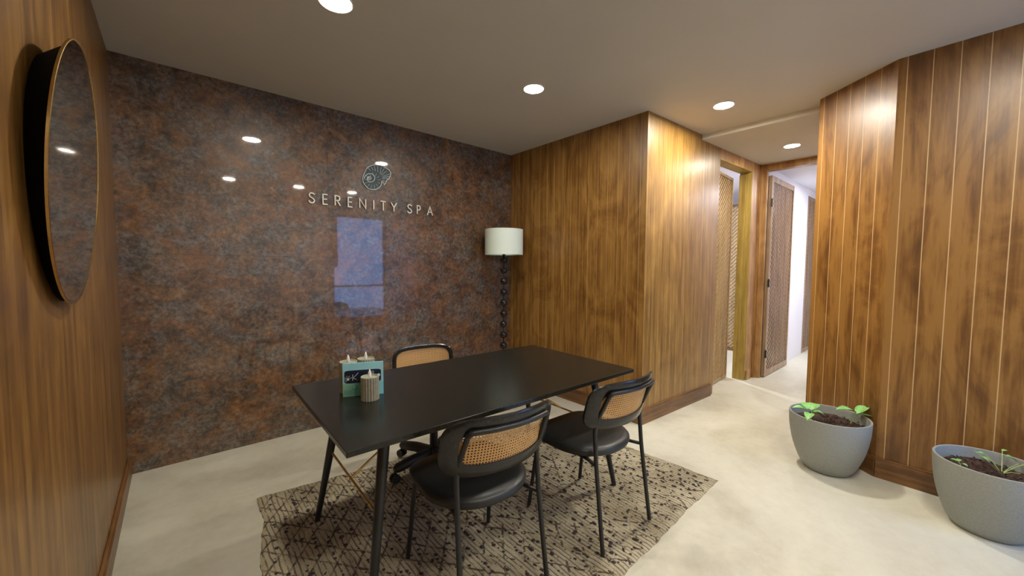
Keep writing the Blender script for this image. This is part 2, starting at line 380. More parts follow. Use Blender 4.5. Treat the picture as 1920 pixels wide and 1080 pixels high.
# right wall: chamfer A then B towards camera, then returns
RA = Vector((4.15-.34, .735)); RA = Vector((3.775, .712)); RB = Vector((3.415, .262)); RC = Vector((3.385, -.95))
def wall_seg(p, q, name, m, label, th=.1, z1=CEIL+.02, x0=0):
    d = q-p; L = d.length; a = math.atan2(d.y, d.x)
    bm = bmesh.new(); add_box(bm, (x0, 0, 0), (L, th, z1)); return struct(name, bm, m, label, 'wall', loc=(p.x, p.y, 0), rotz=a), L, a
wall_seg(RA, RB, 'wall_right', M_wood_r, 'angled wood panel wall behind the farther grey planter')
wall_seg(RB, RC, 'wall_right', M_wood_r, 'wood panel wall with bright vertical inlay lines behind the nearer planter')
bm = bmesh.new(); add_box(bm, (RA.x+.005, RA.y-.1, 0), (W3X+.1, RA.y-.002, LOWC)); add_box(bm, (RA.x, RA.y-.1, LOWC), (3.918, RA.y-.002, CEIL)); struct('wall_passage', bm, M_wood_l, 'hidden side of the hall opposite the lattice door', 'wall')
bm = bmesh.new(); add_box(bm, (RC.x, RC.y-.1, 0), (4.5, RC.y, CEIL)); add_box(bm, (4.4, FY-.1, 0), (4.5, RC.y-.1, CEIL)); struct('wall_return', bm, M_wood_r, 'return of the panel wall by the entrance', 'wall')
# wall behind camera with glazed entrance
GX0, GX1, GZ = 2.36, 3.52, 2.42
bm = bmesh.new(); add_box(bm, (LX-.12, FY-.1, 0), (GX0, FY, CEIL)); add_box(bm, (GX1, FY-.1, 0), (4.5, FY, CEIL)); add_box(bm, (GX0, FY-.1, GZ), (GX1, FY, CEIL))
struct('wall_front', bm, M_white, 'plain wall with the glazed entrance behind the photographer', 'wall')
d = sempty('door_1', 'glazed entrance door letting blue daylight into the room', 'door', (GX0, FY-.05, 0))
bm = bmesh.new()
for a_, b_ in (((0, -.03, 0), (.06, .03, GZ)), ((1.10, -.03, 0), (1.16, .03, GZ)), ((.06, -.03, GZ-.06), (1.10, .03, GZ)), ((.06, -.03, 0), (1.10, .03, .38)), ((.06, -.02, .92), (1.10, .02, .955)), ((.06, -.03, 1.33), (.14, .03, GZ-.06))): add_box(bm, a_, b_)
mk('door_frame', bm, M_black_metal, d)
bm = bmesh.new(); add_box(bm, (.06, -.004, .38), (1.10, .004, GZ-.06)); mk('door_glass', bm, M_glass, d)
bm = bmesh.new(); add_box(bm, (1, -6, -.12), (5, -1.6, -.02)); struct('floor', bm, M_paving, 'paving outside the glazed entrance', 'paving')

# corridor and the room behind the lattice door (white plaster)
bm = bmesh.new(); add_box(bm, (5.43, 1.505, 0), (7.50, 1.575, 2.60)); add_box(bm, (8.42, 1.505, 0), (9.9, 1.575, 2.60)); add_box(bm, (7.50, 1.505, 2.50), (8.42, 1.575, 2.60)); struct('wall_corridor', bm, M_white, 'white plaster side wall of the bright corridor', 'wall')
bm = bmesh.new(); add_box(bm, (5.5, -.1, 0), (9.9, -.02, 2.60)); add_box(bm, (5.40, -.1, 0), (5.5, .40, 2.60)); add_box(bm, (9.8, -.02, 0), (9.9, 1.505, 2.60)); struct('wall_corridor', bm, M_white, 'hidden white wall opposite the corridor doors', 'wall')
bm = bmesh.new(); add_box(bm, (4.1, 3.6, 0), (8.2, 3.7, 2.62)); add_box(bm, (4.1, 1.82, 0), (4.2, 3.6, 2.62)); add_box(bm, (8.1, 1.66, 0), (8.2, 3.6, 2.62)); add_box(bm, (5.40, 1.576, 0), (8.1, 1.66, 2.62)); struct('wall_room', bm, M_white, 'white walls of the room glimpsed through the door gap', 'wall')

# baseboards
def skirting(p, q, name, label, h=.118, t=.018, e0=0, e1=0):
    d = q-p; L = d.length; a = math.atan2(d.y, d.x)
    bm = bmesh.new(); add_box(bm, (-e0, -t, 0), (L+e1, -.0005, h), .003); add_box(bm, (-e0, -t*.55, h), (L+e1, -.0005, h+.012), .003)
    return struct(name, bm, M_base, label, 'baseboard', loc=(p.x, p.y, 0), rotz=a)
skirting(Vector((AX, BY)), Vector((AX, AY)), 'baseboard_alcove', 'brown wood baseboard under the alcove panels behind the table', e1=.0)
skirting(Vector((AX, AY)), Vector((4.25, AY+G*(4.25-AX))), 'baseboard_hall', 'tall brown wood baseboard along the lit hall panels', h=.12, e0=.018)
skirting(Vector((LX, FY)), Vector((LX, BY)), 'baseboard_left', 'dark brown baseboard at the foot of the mirror wall', h=.10, t=.02)
skirting(RA, RB, 'baseboard_right', 'brown baseboard behind the farther grey planter', h=.118, e1=.006)
skirting(RB, RC, 'baseboard_right', 'brown baseboard behind the nearer grey planter', h=.118)

# ------------------------------------------------------------------ lattice doors
def lattice_mesh(bm, w_, h_, pitch=.060, sw=.0225, th=.010, y0=0.0, first=1):
    """two crossed layers of diagonal slats clipped to w_ x h_ (x, z)"""
    for s, yy in ((first, y0), (-first, y0+th)):
        k = -h_ if s == 1 else 0
        cc = k
        end = w_ if s == 1 else w_+h_
        while cc < end:
            # centre line x = cc + s*z
            quad = []
            hw = sw/2*math.sqrt(2)
            poly = [(cc-hw, 0), (cc+hw, 0), (cc+hw+s*h_, h_), (cc-hw+s*h_, h_)]
            for lim, side in ((0, 1), (w_, -1)):
                new = []
                for i in range(len(poly)):
                    a, b = poly[i], poly[(i+1) % len(poly)]
                    ia, ib = (a[0]-lim)*side >= 0, (b[0]-lim)*side >= 0
                    if ia: new.append(a)
                    if ia != ib:
                        t = (lim-a[0])/(b[0]-a[0]); new.append((lim, a[1]+t*(b[1]-a[1])))
                poly = new
                if not poly: break
            if len(poly) >= 3:
                A = [bm.verts.new((p[0], yy, p[1])) for p in poly]; B = [bm.verts.new((p[0], yy+th, p[1])) for p in poly]
                try:
                    bm.faces.new(A); bm.faces.new(B[::-1])
                    for i in range(len(A)): bm.faces.new((A[i], B[i], B[(i+1) % len(A)], A[(i+1) % len(A)]))
                except ValueError: pass
            cc += pitch
def lattice_door(name, label, loc, rotz, w_, h_, stile=.045, hinges=(), mlat=M_lattice, mfr=M_lattice, hs=1, first=1):
    d = sempty(name, label, 'door', loc, rotz)
    bm = bmesh.new()
    for a_, b_ in (((0, 0, 0), (stile, .036, h_)), ((w_-stile*.6, 0, 0), (w_, .036, h_)), ((stile, 0, 0), (w_-stile*.6, .036, stile)), ((stile, 0, h_-stile), (w_-stile*.6, .036, h_))): add_box(bm, a_, b_, .002)
    mk('door_frame', bm, mfr, d)
    bm = bmesh.new(); lattice_mesh(bm, w_-1.6*stile, h_-2*stile, first=first); o = mk('lattice', bm, mlat, d, loc=(stile, .010, stile))
    for z in hinges:
        bm = bmesh.new(); add_box(bm, (-.022, -.006, z-.045), (.020, .002, z+.045), .002); add_tube(bm, [(-.004, -.008, z-.05), (-.004, -.008, z+.05)], .007, 10)
        mk('hinge', bm, M_black_metal, d)
    return d
# ajar door in the hall wall
p0 = Vector((4.36, AY+G*(4.36-AX)+.105)); p1 = Vector((5.135, 1.775))
dd = p1-p0
lattice_door('door_2', 'lattice door standing ajar in the jamb next to the lit hall panels', (p0.x, p0.y, .008), math.atan2(dd.y, dd.x), dd.length, 2.44, stile=.03)
# open door at the end of the hall, folded back along the corridor wall
lattice_door('door_3', 'open lattice door with three black hinges leaning back along the white corridor wall', (5.47, 1.458, .008), -.012, .955, 2.478, stile=.07, hinges=(.29, 1.17, 2.15), mlat=M_lattice_brown, mfr=M_lattice_brown, first=-1)
# closed lattice door further down the corridor
lattice_door('door_4', 'farther closed lattice door set in the white corridor wall', (7.50, 1.50, .008), 0, .90, 2.485, stile=.05, mlat=M_lattice_brown, mfr=M_lattice_brown, first=-1)
# screen in the bright room
lattice_door('door_5', 'narrow strip of a dark wood lattice door glimpsed through the ajar gap', (6.86, 2.16, .008), math.radians(80), .80, 2.39, mfr=M_base)

# ------------------------------------------------------------------ ceiling lights
def downlight(x, y, z, label, r=.068, m=None, group=None):
    t = thing('ceiling_light', label, 'ceiling light', (x, y, z), 0, group)
    bm = bmesh.new(); add_lathe(bm, [(r, -.001), (r+.002, -.006), (r+.009, -.005), (r+.010, 0)], 40); mk('trim_ring', bm, M_trimring, t, True)
    bm = bmesh.new(); add_lathe(bm, [(0, -.003), (r, -.003)], 40); add_lathe(bm, [(r, -.003), (r, -.0005), (0, -.0005)], 40); mk('lens', bm, m or M_lamp, t)
    return t
gd = 'round recessed downlights'
downlight(.635, 2.055, CEIL, 'round downlight cut by the top edge of the photo, nearest the mirror', .074)
downlight(2.008, 2.06, CEIL, 'round downlight in the middle of the ceiling, over the far side of the table')
downlight(3.336, 1.246, CEIL, 'round downlight just before the ceiling step, beside the corner of the hall panels', m=M_lamp_b)
downlight(4.765, 1.112, LOWC, 'round downlight on the lower ceiling over the hall', .066)
downlight(.645, -.344, CEIL, 'downlight mirrored leftmost in the lower row of stone wall reflections')
downlight(1.571, -.271, CEIL, 'downlight mirrored midway in the lower row of stone wall reflections')
downlight(2.399, -.182, CEIL, 'downlight mirrored above the sign letters in the stone wall')
downlight(6.7, .45, 2.60, 'added bright lamp on the white corridor ceiling, unseen behind the right wall', .08, M_lamp_added)  # lamp added out of view to brighten the corridor
downlight(5.6, 2.7, 2.62, 'added unseen lamp lighting the white room behind the ajar lattice door', .08, M_lamp_added)  # unseen lamp, added so the room behind the gap looks bright

# ------------------------------------------------------------------ wall sign letters
STROKE = {
 'S': [[(.86, .84), (.74, .94), (.55, 1.0), (.36, .98), (.22, .88), (.18, .74), (.25, .62), (.42, .54), (.62, .46), (.78, .36), (.83, .22), (.75, .09), (.56, .01), (.36, .01), (.2, .1), (.12, .22)]],
 'E': [[(.85, 1), (.2, 1), (.2, 0), (.85, 0)], [(.2, .52), (.78, .52)]],
 'R': [[(.15, 0), (.15, 1), (.5, 1), (.72, .95), (.8, .77), (.72, .58), (.5, .52), (.15, .52)], [(.42, .52), (.85, 0)]],
 'N': [[(.1, 0), (.1, 1), (.9, 0), (.9, 1)]],
 'I': [[(.5, 0), (.5, 1)]],
 'T': [[(.1, 1), (.9, 1)], [(.5, 1), (.5, 0)]],
 'Y': [[(.08, 1), (.5, .45), (.92, 1)], [(.5, .45), (.5, 0)]],
 'P': [[(.2, 0), (.2, 1), (.52, 1), (.76, .93), (.84, .75), (.76, .56), (.52, .48), (.2, .48)]],
 'A': [[(.08, 0), (.5, 1), (.92, 0)], [(.23, .36), (.77, .36)]],
}
def stroke_bm(bm, pts, hw, depth, y0=0.0):
    """flat ribbon of half width hw along pts (x,z), extruded from y0 to y0-depth, mitred"""
    pts = [Vector(p) for p in pts]; n = len(pts); L = []; R_ = []
    for i in range(n):
        d0 = (pts[i]-pts[i-1]).normalized() if i else (pts[1]-pts[0]).normalized()
        d1 = (pts[i+1]-pts[i]).normalized() if i < n-1 else d0
        t = (d0+d1).normalized() if (d0+d1).length > 1e-4 else d0
        nn = Vector((-t.y, t.x)); k = 1/max(.45, nn.dot(Vector((-d0.y, d0.x))))
        L.append(pts[i]+nn*hw*k); R_.append(pts[i]-nn*hw*k)
    v = [[bm.verts.new((p.x, y, p.y)) for p in S_] for S_ in (L, R_) for y in (y0, y0-depth)]
    for i in range(n-1):
        for A, B in ((v[0], v[1]), (v[1], v[3]), (v[3], v[2]), (v[2], v[0])): bm.faces.new((A[i], A[i+1], B[i+1], B[i]))
    for i in (0, n-1): bm.faces.new((v[0][i], v[1][i], v[3][i], v[2][i]))
sign = thing('wall_sign', 'raised cream letters reading SERENITY SPA on the stone wall', 'sign', (.80, BY, 1.867))
LW = {'S': .058, 'E': .054, 'R': .058, 'N': .066, 'I': .03, 'T': .06, 'Y': .066, 'P': .05, 'A': .068}
for ch, x in zip('SERENITYSPA', (.846, .946, 1.045, 1.147, 1.254, 1.352, 1.439, 1.541, 1.699, 1.793, 1.916)):
    bm = bmesh.new(); wl = LW[ch]
    for s in STROKE[ch]: stroke_bm(bm, [(x-.80-wl/2+p[0]*wl, p[1]*.080) for p in s], .0042, .010, -.006)
    for s in STROKE[ch][:1]:
        q = s[len(s)//2]; add_tube(bm, [(x-.80-wl/2+q[0]*wl, 0, q[1]*.080), (x-.80-wl/2+q[0]*wl, -.008, q[1]*.080)], .002, 6)
    mk('letter', bm, M_letter, sign)
# shell emblem (drawn in its own plane, x right, z up)
em = thing('shell_emblem', 'dark teal and white seashell emblem above the sign letters', 'emblem', (1.386, BY, 2.155))
def ep(cx, cy): return ((cx-1000)*.0007, -(cy-350)*.00069+(cx-1000)*.0001)
outline = [(818, 385), (822, 340), (845, 290), (862, 250), (895, 215), (940, 195), (1000, 188), (1060, 196), (1120, 225), (1165, 250), (1188, 290), (1180, 330), (1160, 365), (1130, 385), (1118, 415), (1095, 445), (1075, 415), (1062, 400), (1058, 440), (1030, 480), (985, 503), (930, 505), (880, 490), (850, 455), (828, 420)]
bm = bmesh.new()
fr = [bm.verts.new((*[ep(*q)[0]], -.008, ep(*q)[1])) for q in outline]; bk = [bm.verts.new((ep(*q)[0], -.0005, ep(*q)[1])) for q in outline]
bm.faces.new(fr); bm.faces.new(bk[::-1])
for i in range(len(fr)): bm.faces.new((fr[i], bk[i], bk[(i+1) % len(fr)], fr[(i+1) % len(fr)]))
bmesh.ops.triangulate(bm, faces=[f for f in bm.faces if len(f.verts) > 4]); mk('shell_plate', bm, M_shell, em)
bm = bmesh.new()
stroke_bm(bm, [ep(*q) for q in outline+outline[:1]], .0022, .0025, -.008)
eye = (897, 362)
sp = []
for k in range(0, 72):                              # spiral whorls growing from the eye
    th = k*.27; r = 7*math.exp(.157*th)
    sp.append(ep(eye[0]+r*math.cos(-th+.3)*1.06+ .35*r, eye[1]+r*math.sin(-th+.3)+.12*r))
stroke_bm(bm, sp[:60], .0021, .0025, -.0081)
for i in range(0, 26):                              # radial ribs of the big whorl
    a = -math.radians(200)+i*math.radians(360/26)
    c0 = ep(950+62*math.cos(a), 388+60*math.sin(a)); c1 = ep(945+104*math.cos(a), 390+104*math.sin(a))
    if i % 2 == 0: stroke_bm(bm, [c0, c1], .0007, .0022, -.0081)
for a, b_ in (((1060, 320), (1135, 262)), ((1075, 335), (1178, 300)), ((1075, 350), (1170, 335)), ((1070, 365), (1150, 362)), ((1040, 300), (1060, 215)), ((1015, 280), (1010, 200)), ((985, 268), (965, 205)), ((1050, 310), (1100, 230)), ((1075, 395), (1100, 425)), ((1068, 385), (1115, 398)), ((955, 262), (925, 215)), ((920, 268), (890, 232))):
    stroke_bm(bm, [ep(*a), ep(*b_)], .0010, .0022, -.0081)
mk('shell_lines', bm, M_shell_line, em)

# ------------------------------------------------------------------ round mirror
MC = Vector((-.2230, 1.8432, 1.6356)); MR = .4024; TILT = .060
mir = thing('wall_mirror', 'large round mirror with thin brass rim on the left wood wall', 'mirror', MC)
mir.rotation_euler = (0, math.pi/2+TILT*0, 0)
# local frame: Z -> world +X (tilted), X -> world -Z
mir.rotation_euler = (0, math.pi/2+TILT, 0)
bm = bmesh.new(); add_lathe(bm, [(0, 0), (MR-.004, 0), (MR-.004, -.003), (0, -.003)], 96); mk('mirror_glass', bm, M_mirror, mir, True)
bm = bmesh.new(); add_lathe(bm, [(MR-.0045, -.001), (MR-.0045, .0015), (MR-.002, .0025), (MR, .0015), (MR, -.004), (MR-.0045, -.004), (MR-.0045, -.001)], 96); mk('frame', bm, M_brass, mir, True)
bm = bmesh.new()
# added black body standing in for the mirror's shadow between wall and glass, wedge shaped because the glass leans out at the top
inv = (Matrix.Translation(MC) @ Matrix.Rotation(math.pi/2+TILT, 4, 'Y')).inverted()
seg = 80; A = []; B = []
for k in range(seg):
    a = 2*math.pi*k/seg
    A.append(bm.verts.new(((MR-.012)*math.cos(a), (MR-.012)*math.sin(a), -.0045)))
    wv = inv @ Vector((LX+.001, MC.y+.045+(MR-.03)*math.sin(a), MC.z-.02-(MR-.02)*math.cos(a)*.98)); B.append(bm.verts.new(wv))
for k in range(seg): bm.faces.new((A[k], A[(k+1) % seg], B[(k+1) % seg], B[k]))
bm.faces.new(A); bm.faces.new(B[::-1]); mk('shadow_casing', bm, M_mirror_shadow, mir, True)

# ------------------------------------------------------------------ rug
bm = bmesh.new()
c00, c10, c11, c01 = Vector((.27, .83)), Vector((2.565, .915)), Vector((2.50, 2.28)), Vector((.315, 2.60))
nx, ny = 120, 76; vv = []
def edge_w(t, ph): return .003*math.sin(t*23+ph)+.0022*math.sin(t*51+ph*2)+.002*math.sin(t*140+ph)
rows = []
for j in range(ny+1):
    row = []
    for i in range(nx+1):
        s, t = i/nx, j/ny
        p = (c00*(1-s)+c10*s)*(1-t)+(c01*(1-s)+c11*s)*t
        p = p+Vector((edge_w(t, 1)*(1-s)+edge_w(t, 3)*s, edge_w(s, 2)*(1-t)+edge_w(s, 5)*t))
        p.x += -.075*math.sin(math.pi*min(1, t*1.15))*(1-s)**3*1.0
        p.y += .012*math.sin(s*3.1)
        z = .010+.002*math.sin(s*40)*math.sin(t*33)+.0015*math.sin(s*17+t*11)
        ed = min(s, 1-s, t, 1-t)
        if ed < .004: z = .003
        cd = (1-s)**2+(1-t)**2
        if s < .06 and t > .9: z += .012*math.exp(-((s-.02)**2+(t-.97)**2)*900)
        row.append(bm.verts.new((p.x, p.y, z)))
    rows.append(row)
for j in range(ny):
    for i in range(nx): bm.faces.new((rows[j][i], rows[j][i+1], rows[j+1][i+1], rows[j+1][i]))
low = {}
bd = [rows[0][i] for i in range(nx+1)]+[rows[j][nx] for j in range(1, ny+1)]+[rows[ny][i] for i in range(nx-1, -1, -1)]+[rows[j][0] for j in range(ny-1, 0, -1)]
lo = [bm.verts.new((v.co.x, v.co.y, .0005)) for v in bd]
for k in range(len(bd)): bm.faces.new((bd[k], bd[(k+1) % len(bd)], lo[(k+1) % len(bd)], lo[k]))
bm.faces.new(lo)
# dark knotted tufts: rows of little bumps along the weft
random.seed(3)
def tuft(bm, x, y, r, z=.011):
    n = 6; base = [bm.verts.new((x+r*math.cos(k*math.pi/3+x*9), y+r*1.1*math.sin(k*math.pi/3+x*9), z)) for k in range(n)]
    top = bm.verts.new((x, y, z+r*.7)); fs = []
    for k in range(n): f = bm.faces.new((base[k], base[(k+1) % n], top)); f.material_index = 1
for i in range(2600):
    s, t = random.random()*.97+.015, random.random()*.95+.025
    gx = round(s*2.2/.052)*.052/2.2 if random.random() < .75 else s
    gy = round(t*1.45/.056)*.056/1.45+(.0 if (round(gx*2.2/.052) % 2) else .02) if random.random() < .6 else t
    if not (.015 < gx < .985 and .02 < gy < .98): continue
    p = (c00*(1-gx)+c10*gx)*(1-gy)+(c01*(1-gx)+c11*gx)*gy
    p.x += -.075*math.sin(math.pi*min(1, gy*1.15))*(1-gx)**3
    tuft(bm, p.x+random.uniform(-.004, .004), p.y+random.uniform(-.005, .005), random.choice((.004, .005, .006, .008, .0105)))
tag(mk('rug', bm, [M_rug, M_tuft], smooth=False), 'beige woven rug with dark knots and stripes lying under the table', 'rug')

# ------------------------------------------------------------------ table
TL, TW, TZ = 1.68264, .91667, .7412
TA = -.028746
tab = thing('dining_table', 'long black table with splayed round legs and brass braces', 'table', (.40624, 1.29125, 0), TA)
bm = bmesh.new(); add_box(bm, (0, 0, TZ-.022), (TL, TW, TZ), .003); mk('tabletop', bm, M_black_top, tab)
def P3(*a): return Vector(a)
RZ = .0145
feet = {}
for kx in (0, 1):
    for ky in (0, 1):
        f = P3(.09 if kx == 0 else TL-.09, .063 if ky == 0 else TW-.063, .0155); t = P3(.195 if kx == 0 else TL-.195, .165 if ky == 0 else TW-.165, TZ-.024)
        feet[kx, ky] = (f, t)
        bm = bmesh.new(); add_tube(bm, [f, f.lerp(t, .5), t], [.0135, .019, .024], 20); mk('leg', bm, M_black_metal, tab, True)
for kx in (0, 1):
    a = feet[kx, 0]; b_ = feet[kx, 1]; s = .39/.715
    A = a[0].lerp(a[1], s); B = b_[0].lerp(b_[1], s)
    bm = bmesh.new(); add_tube(bm, [A, B], .0055, 10); mk('crossbar', bm, M_brass, tab, True, )
    mid = (A+B)/2; E_ = P3(.63 if kx == 0 else TL-.63, TW/2, TZ-.024)
    bm = bmesh.new(); add_tube(bm, [mid, E_], .0055, 10); mk('brace', bm, M_brass, tab, True)
bm = bmesh.new(); add_box(bm, (.14, TW/2-.03, TZ-.032), (TL-.14, TW/2+.03, TZ-.022), .002)
for x in (.17, TL-.21): add_box(bm, (x, .12, TZ-.034), (x+.045, TW-.12, TZ-.022), .002)
mk('under_frame', bm, M_black_metal, tab)

# ------------------------------------------------------------------ cane chairs
def superellipse(w_, h_, n, e=4.0):
    out = []
    for k in range(n):
        a = 2*math.pi*k/n; c, s = math.cos(a), math.sin(a)
        out.append((w_/2*math.copysign(abs(c)**(2/e), c), h_/2*math.copysign(abs(s)**(2/e), s)))
    return out
def back_panel(parent, W, H, wc, hc, cz, yf, bow, lean, thick, m_fr, m_cn, post_side=1):
    """curved rounded-rectangle frame with a cane panel; y = yf at centre, ends bow forward (+y)"""
    def pt(x, z, off): return Vector((x, yf+bow*(x/(W/2))**2+lean*(z)+off, cz+z))
    n = 96; o = superellipse(W, H, n, 4.2); i_ = superellipse(wc, hc, n, 4.5)
    bm = bmesh.new(); rings = []
    mid = [((a[0]*.5+b[0]*.5), (a[1]*.5+b[1]*.5)) for a, b in zip(o, i_)]
    for loop, off in ((i_, -.35), (i_, .35), ([(m_[0]*.55+b[0]*.45, m_[1]*.55+b[1]*.45) for m_, b in zip(mid, i_)], .5), ([(m_[0]*.4+b[0]*.6, m_[1]*.4+b[1]*.6) for m_, b in zip(mid, o)], .5), (o, .25), (o, -.25), ([(m_[0]*.4+b[0]*.6, m_[1]*.4+b[1]*.6) for m_, b in zip(mid, o)], -.5), ([(m_[0]*.55+b[0]*.45, m_[1]*.55+b[1]*.45) for m_, b in zip(mid, i_)], -.5)):
        rings.append([bm.verts.new(pt(x, z, off*thick)) for x, z in loop])
    for k in range(len(rings)):
        A, B = rings[k], rings[(k+1) % len(rings)]
        for j in range(n): bm.faces.new((A[j], A[(j+1) % n], B[(j+1) % n], B[j]))
    mk('back_frame', bm, m_fr, parent, True)
    # cane: grid clipped by the inner superellipse
    bm = bmesh.new(); uv = bm.loops.layers.uv.new('UVMap'); nx, nz = 28, 12; e = 4.5; g = []
    for j in range(nz+1):
        z = (j/nz-.5)*(hc+.004); lim = (1-min(1, abs(z)/(hc/2+.002))**e)**(1/e)*(wc/2+.002); lim = max(lim, wc*.38)
        g.append([(lim*(2*i/nx-1), z) for i in range(nx+1)])
    V = [[bm.verts.new(pt(x, z, 0)) for x, z in r_] for r_ in g]
    for j in range(nz):
        for i in range(nx):
            f = bm.faces.new((V[j][i], V[j][i+1], V[j+1][i+1], V[j+1][i]))
            for l, (jj, ii) in zip(f.loops, ((j, i), (j, i+1), (j+1, i+1), (j+1, i))): l[uv].uv = (g[jj][ii][0]+1, g[jj][ii][1]+1)
    mk('cane_panel', bm, m_cn, parent, False)
    return pt
def seat_mesh(w_, dep, z0, z1, yc, back_e=2.2, front_e=5.0):
    bm = bmesh.new(); n = 64
    def loop(k, z):
        out = []
        for i in range(n):
            a = 2*math.pi*i/n; c, s = math.cos(a), math.sin(a)
            e = front_e if s > 0 else back_e
            out.append(bm.verts.new((k*w_/2*math.copysign(abs(c)**(2/e), c), yc+k*dep/2*math.copysign(abs(s)**(2/e), s), z)))
        return out
    h = z1-z0
    L = [loop(.90, z0), loop(.975, z0+h*.12), loop(1.0, z0+h*.4), loop(.995, z0+h*.68), loop(.96, z0+h*.87), loop(.86, z0+h*.985), loop(.6, z1), loop(.25, z1-.002)]
    for A, B in zip(L, L[1:]):
        for i in range(n): bm.faces.new((A[i], A[(i+1) % n], B[(i+1) % n], B[i]))
    bm.faces.new(L[0][::-1]); bm.faces.new(L[-1]); return bm
def cane_chair(label, loc, rotz):
    t = thing('cane_chair', label, 'chair', loc, rotz, None)
    mk('seat', seat_mesh(.47, .46, .418, .465, .035), M_leather, t, True)
    bm = seat_mesh(.40, .39, .404, .418, .035); mk('seat_base', bm, M_black_metal, t, True)
    R_ = .0105
    for s in (-1, 1):
        bm = bmesh.new()      # front leg with side rail running back under the seat
        add_tube(bm, smooth_path([(s*.217, .247, .001+.011), (s*.198, .195, .409), (s*.165, -.02, .409)], .04), R_, 12); mk('leg', bm, M_black_metal, t, True)
        bm = bmesh.new(); add_tube(bm, smooth_path([(s*.2, -.25, .012), (s*.190, -.195, .42), (s*.188, -.18, .60), (s*.180, -.258, .764)], .05), R_, 12); mk('leg', bm, M_black_metal, t, True)
        bm = bmesh.new(); add_tube(bm, smooth_path([(s*.165, -.02, .409), (s*.165, -.12, .409), (s*.1905, -.198, .409)], .03), R_*.85, 10); mk('side_rail', bm, M_black_metal, t, True)
    bm = bmesh.new(); add_tube(bm, smooth_path([(-.180, -.258, .760), (-.172, -.266, .773), (-.09, -.290, .775), (0, -.298, .775), (.09, -.290, .775), (.172, -.266, .773), (.180, -.258, .760)], .02, 3), R_, 12); mk('top_rail', bm, M_black_metal, t, True)
    back_panel(t, .505, .245, .395, .145, .700, -.262, .085, -.28, .022, M_black_lacquer, M_cane)
    return t
def clone(root, label, loc, rotz):
    r = root.copy(); COL.objects.link(r); r.location = loc; r.rotation_euler = (0, 0, rotz); r['label'] = label
    for ch in list(root.children):
        q = ch.copy(); COL.objects.link(q); q.parent = r
        for g in ch.children:
            h = g.copy(); COL.objects.link(h); h.parent = q
    return r
chA = cane_chair('black cane-back chair at the near side of the table, left one of the pair', (.952, 1.314, .008), math.radians(-5.9))
chB = clone(chA, 'black cane-back chair near the table\'s right end, closest to the hall panels', (1.666, 1.25, .008), math.radians(-1.9))
chA['group'] = 'cane chairs on the near side of the table'; chB['group'] = chA['group']

# swivel chair beyond the table
sw = thing('swivel_chair', 'cane-back swivel chair on a five-arm castor base beyond the table', 'chair', (1.27, 2.235, .0145), math.radians(180-9))
bm = bmesh.new(); add_tube(bm, [(0, 0, .045), (0, 0, .25)], .027, 20); mk('column', bm, M_black_metal, sw, True)
bm = bmesh.new(); add_tube(bm, [(0, 0, .24), (0, 0, .42)], .013, 16); mk('gas_piston', bm, M_steel, sw, True)
bm = bmesh.new(); add_box(bm, (-.09, -.08, .30), (.09, .08, .40), .015); add_tube(bm, [(-.05, 0, .28), (-.05, 0, .36)], .028, 16); mk('tilt_mechanism', bm, M_rubber, sw, True)
mk('seat', seat_mesh(.46, .44, .42, .47, .02), M_leather, sw, True)
bm = bmesh.new(); add_lathe(bm, [(0, .06), (.045, .06), (.05, .09), (.04, .125), (0, .13)], 24); mk('hub', bm, M_rubber, sw, True)
for k in range(5):
    wa = math.radians(112+72*k)-sw.rotation_euler.z; dx, dy = math.cos(wa), math.sin(wa)
    bm = bmesh.new(); add_tube(bm, [(dx*.02, dy*.02, .098), (dx*.16, dy*.16, .098), (dx*.27, dy*.27, .085), (dx*.29, dy*.29, .078)], [.036, .033, .030, .018], 14)
    arm = mk('base_arm', bm, M_rubber, sw, True)
    bm = bmesh.new(); px, py = -dy, dx
    cx_, cy_ = dx*.285, dy*.285
    for s in (-1, 1): add_tube(bm, [(cx_+px*s*.006, cy_+py*s*.006, .027), (cx_+px*s*.024, cy_+py*s*.024, .027)], .0265, 20)
    add_tube(bm, [(cx_, cy_, .03), (cx_, cy_, .082)], .007, 8); mk('castor', bm, M_rubber, arm, True)
back_panel(sw, .44, .25, .385, .20, .660, -.225, .04, -.10, .022, M_black_lacquer, M_cane)
for s in (-1, 1):
    bm = bmesh.new(); add_tube(bm, smooth_path([(s*.12, 0, .405), (s*.15, -.20, .405), (s*.16, -.222, .56)], .05), .011, 10); mk('back_support', bm, M_black_metal, sw, True)

# ------------------------------------------------------------------ floor lamp
lp = thing('floor_lamp', 'floor lamp with white drum shade on a black beaded column', 'floor lamp', (2.66, 3.165, 0))
bm = bmesh.new(); add_lathe(bm, [(0, 0), (.13, 0), (.13, .012), (.12, .018), (.03, .024), (.012, .05), (0, .05)], 40); mk('base', bm, M_black_metal, lp, True)
bm = bmesh.new(); add_tube(bm, [(0, 0, .03), (0, 0, 1.50)], .008, 12)
mk('pole', bm, M_black_metal, lp, True)
z = 1.438
while z > .08:
    bm = bmesh.new(); add_lathe(bm, [(0, -.038)]+[(.038*math.sin(a), -.038*math.cos(a)) for a in [math.pi*k/14 for k in range(1, 14)]]+[(0, .038)], 24, (0, 0, z)); mk('bead', bm, M_black_lacquer, lp, True)
    z -= .1165
bm = bmesh.new(); add_lathe(bm, [(.204, 1.489), (.204, 1.758), (.201, 1.758), (.201, 1.489), (.204, 1.489)], 64)
mk('lamp_shade', bm, M_shade, lp, True)
bm = bmesh.new()
for k in range(3):
    a = k*2.094; add_tube(bm, [(0, 0, 1.50), (.2015*math.cos(a), .2015*math.sin(a), 1.495)], .002, 6)
add_tube(bm, [(0, 0, 1.48), (0, 0, 1.56)], .016, 14); mk('socket', bm, M_black_metal, lp, True)

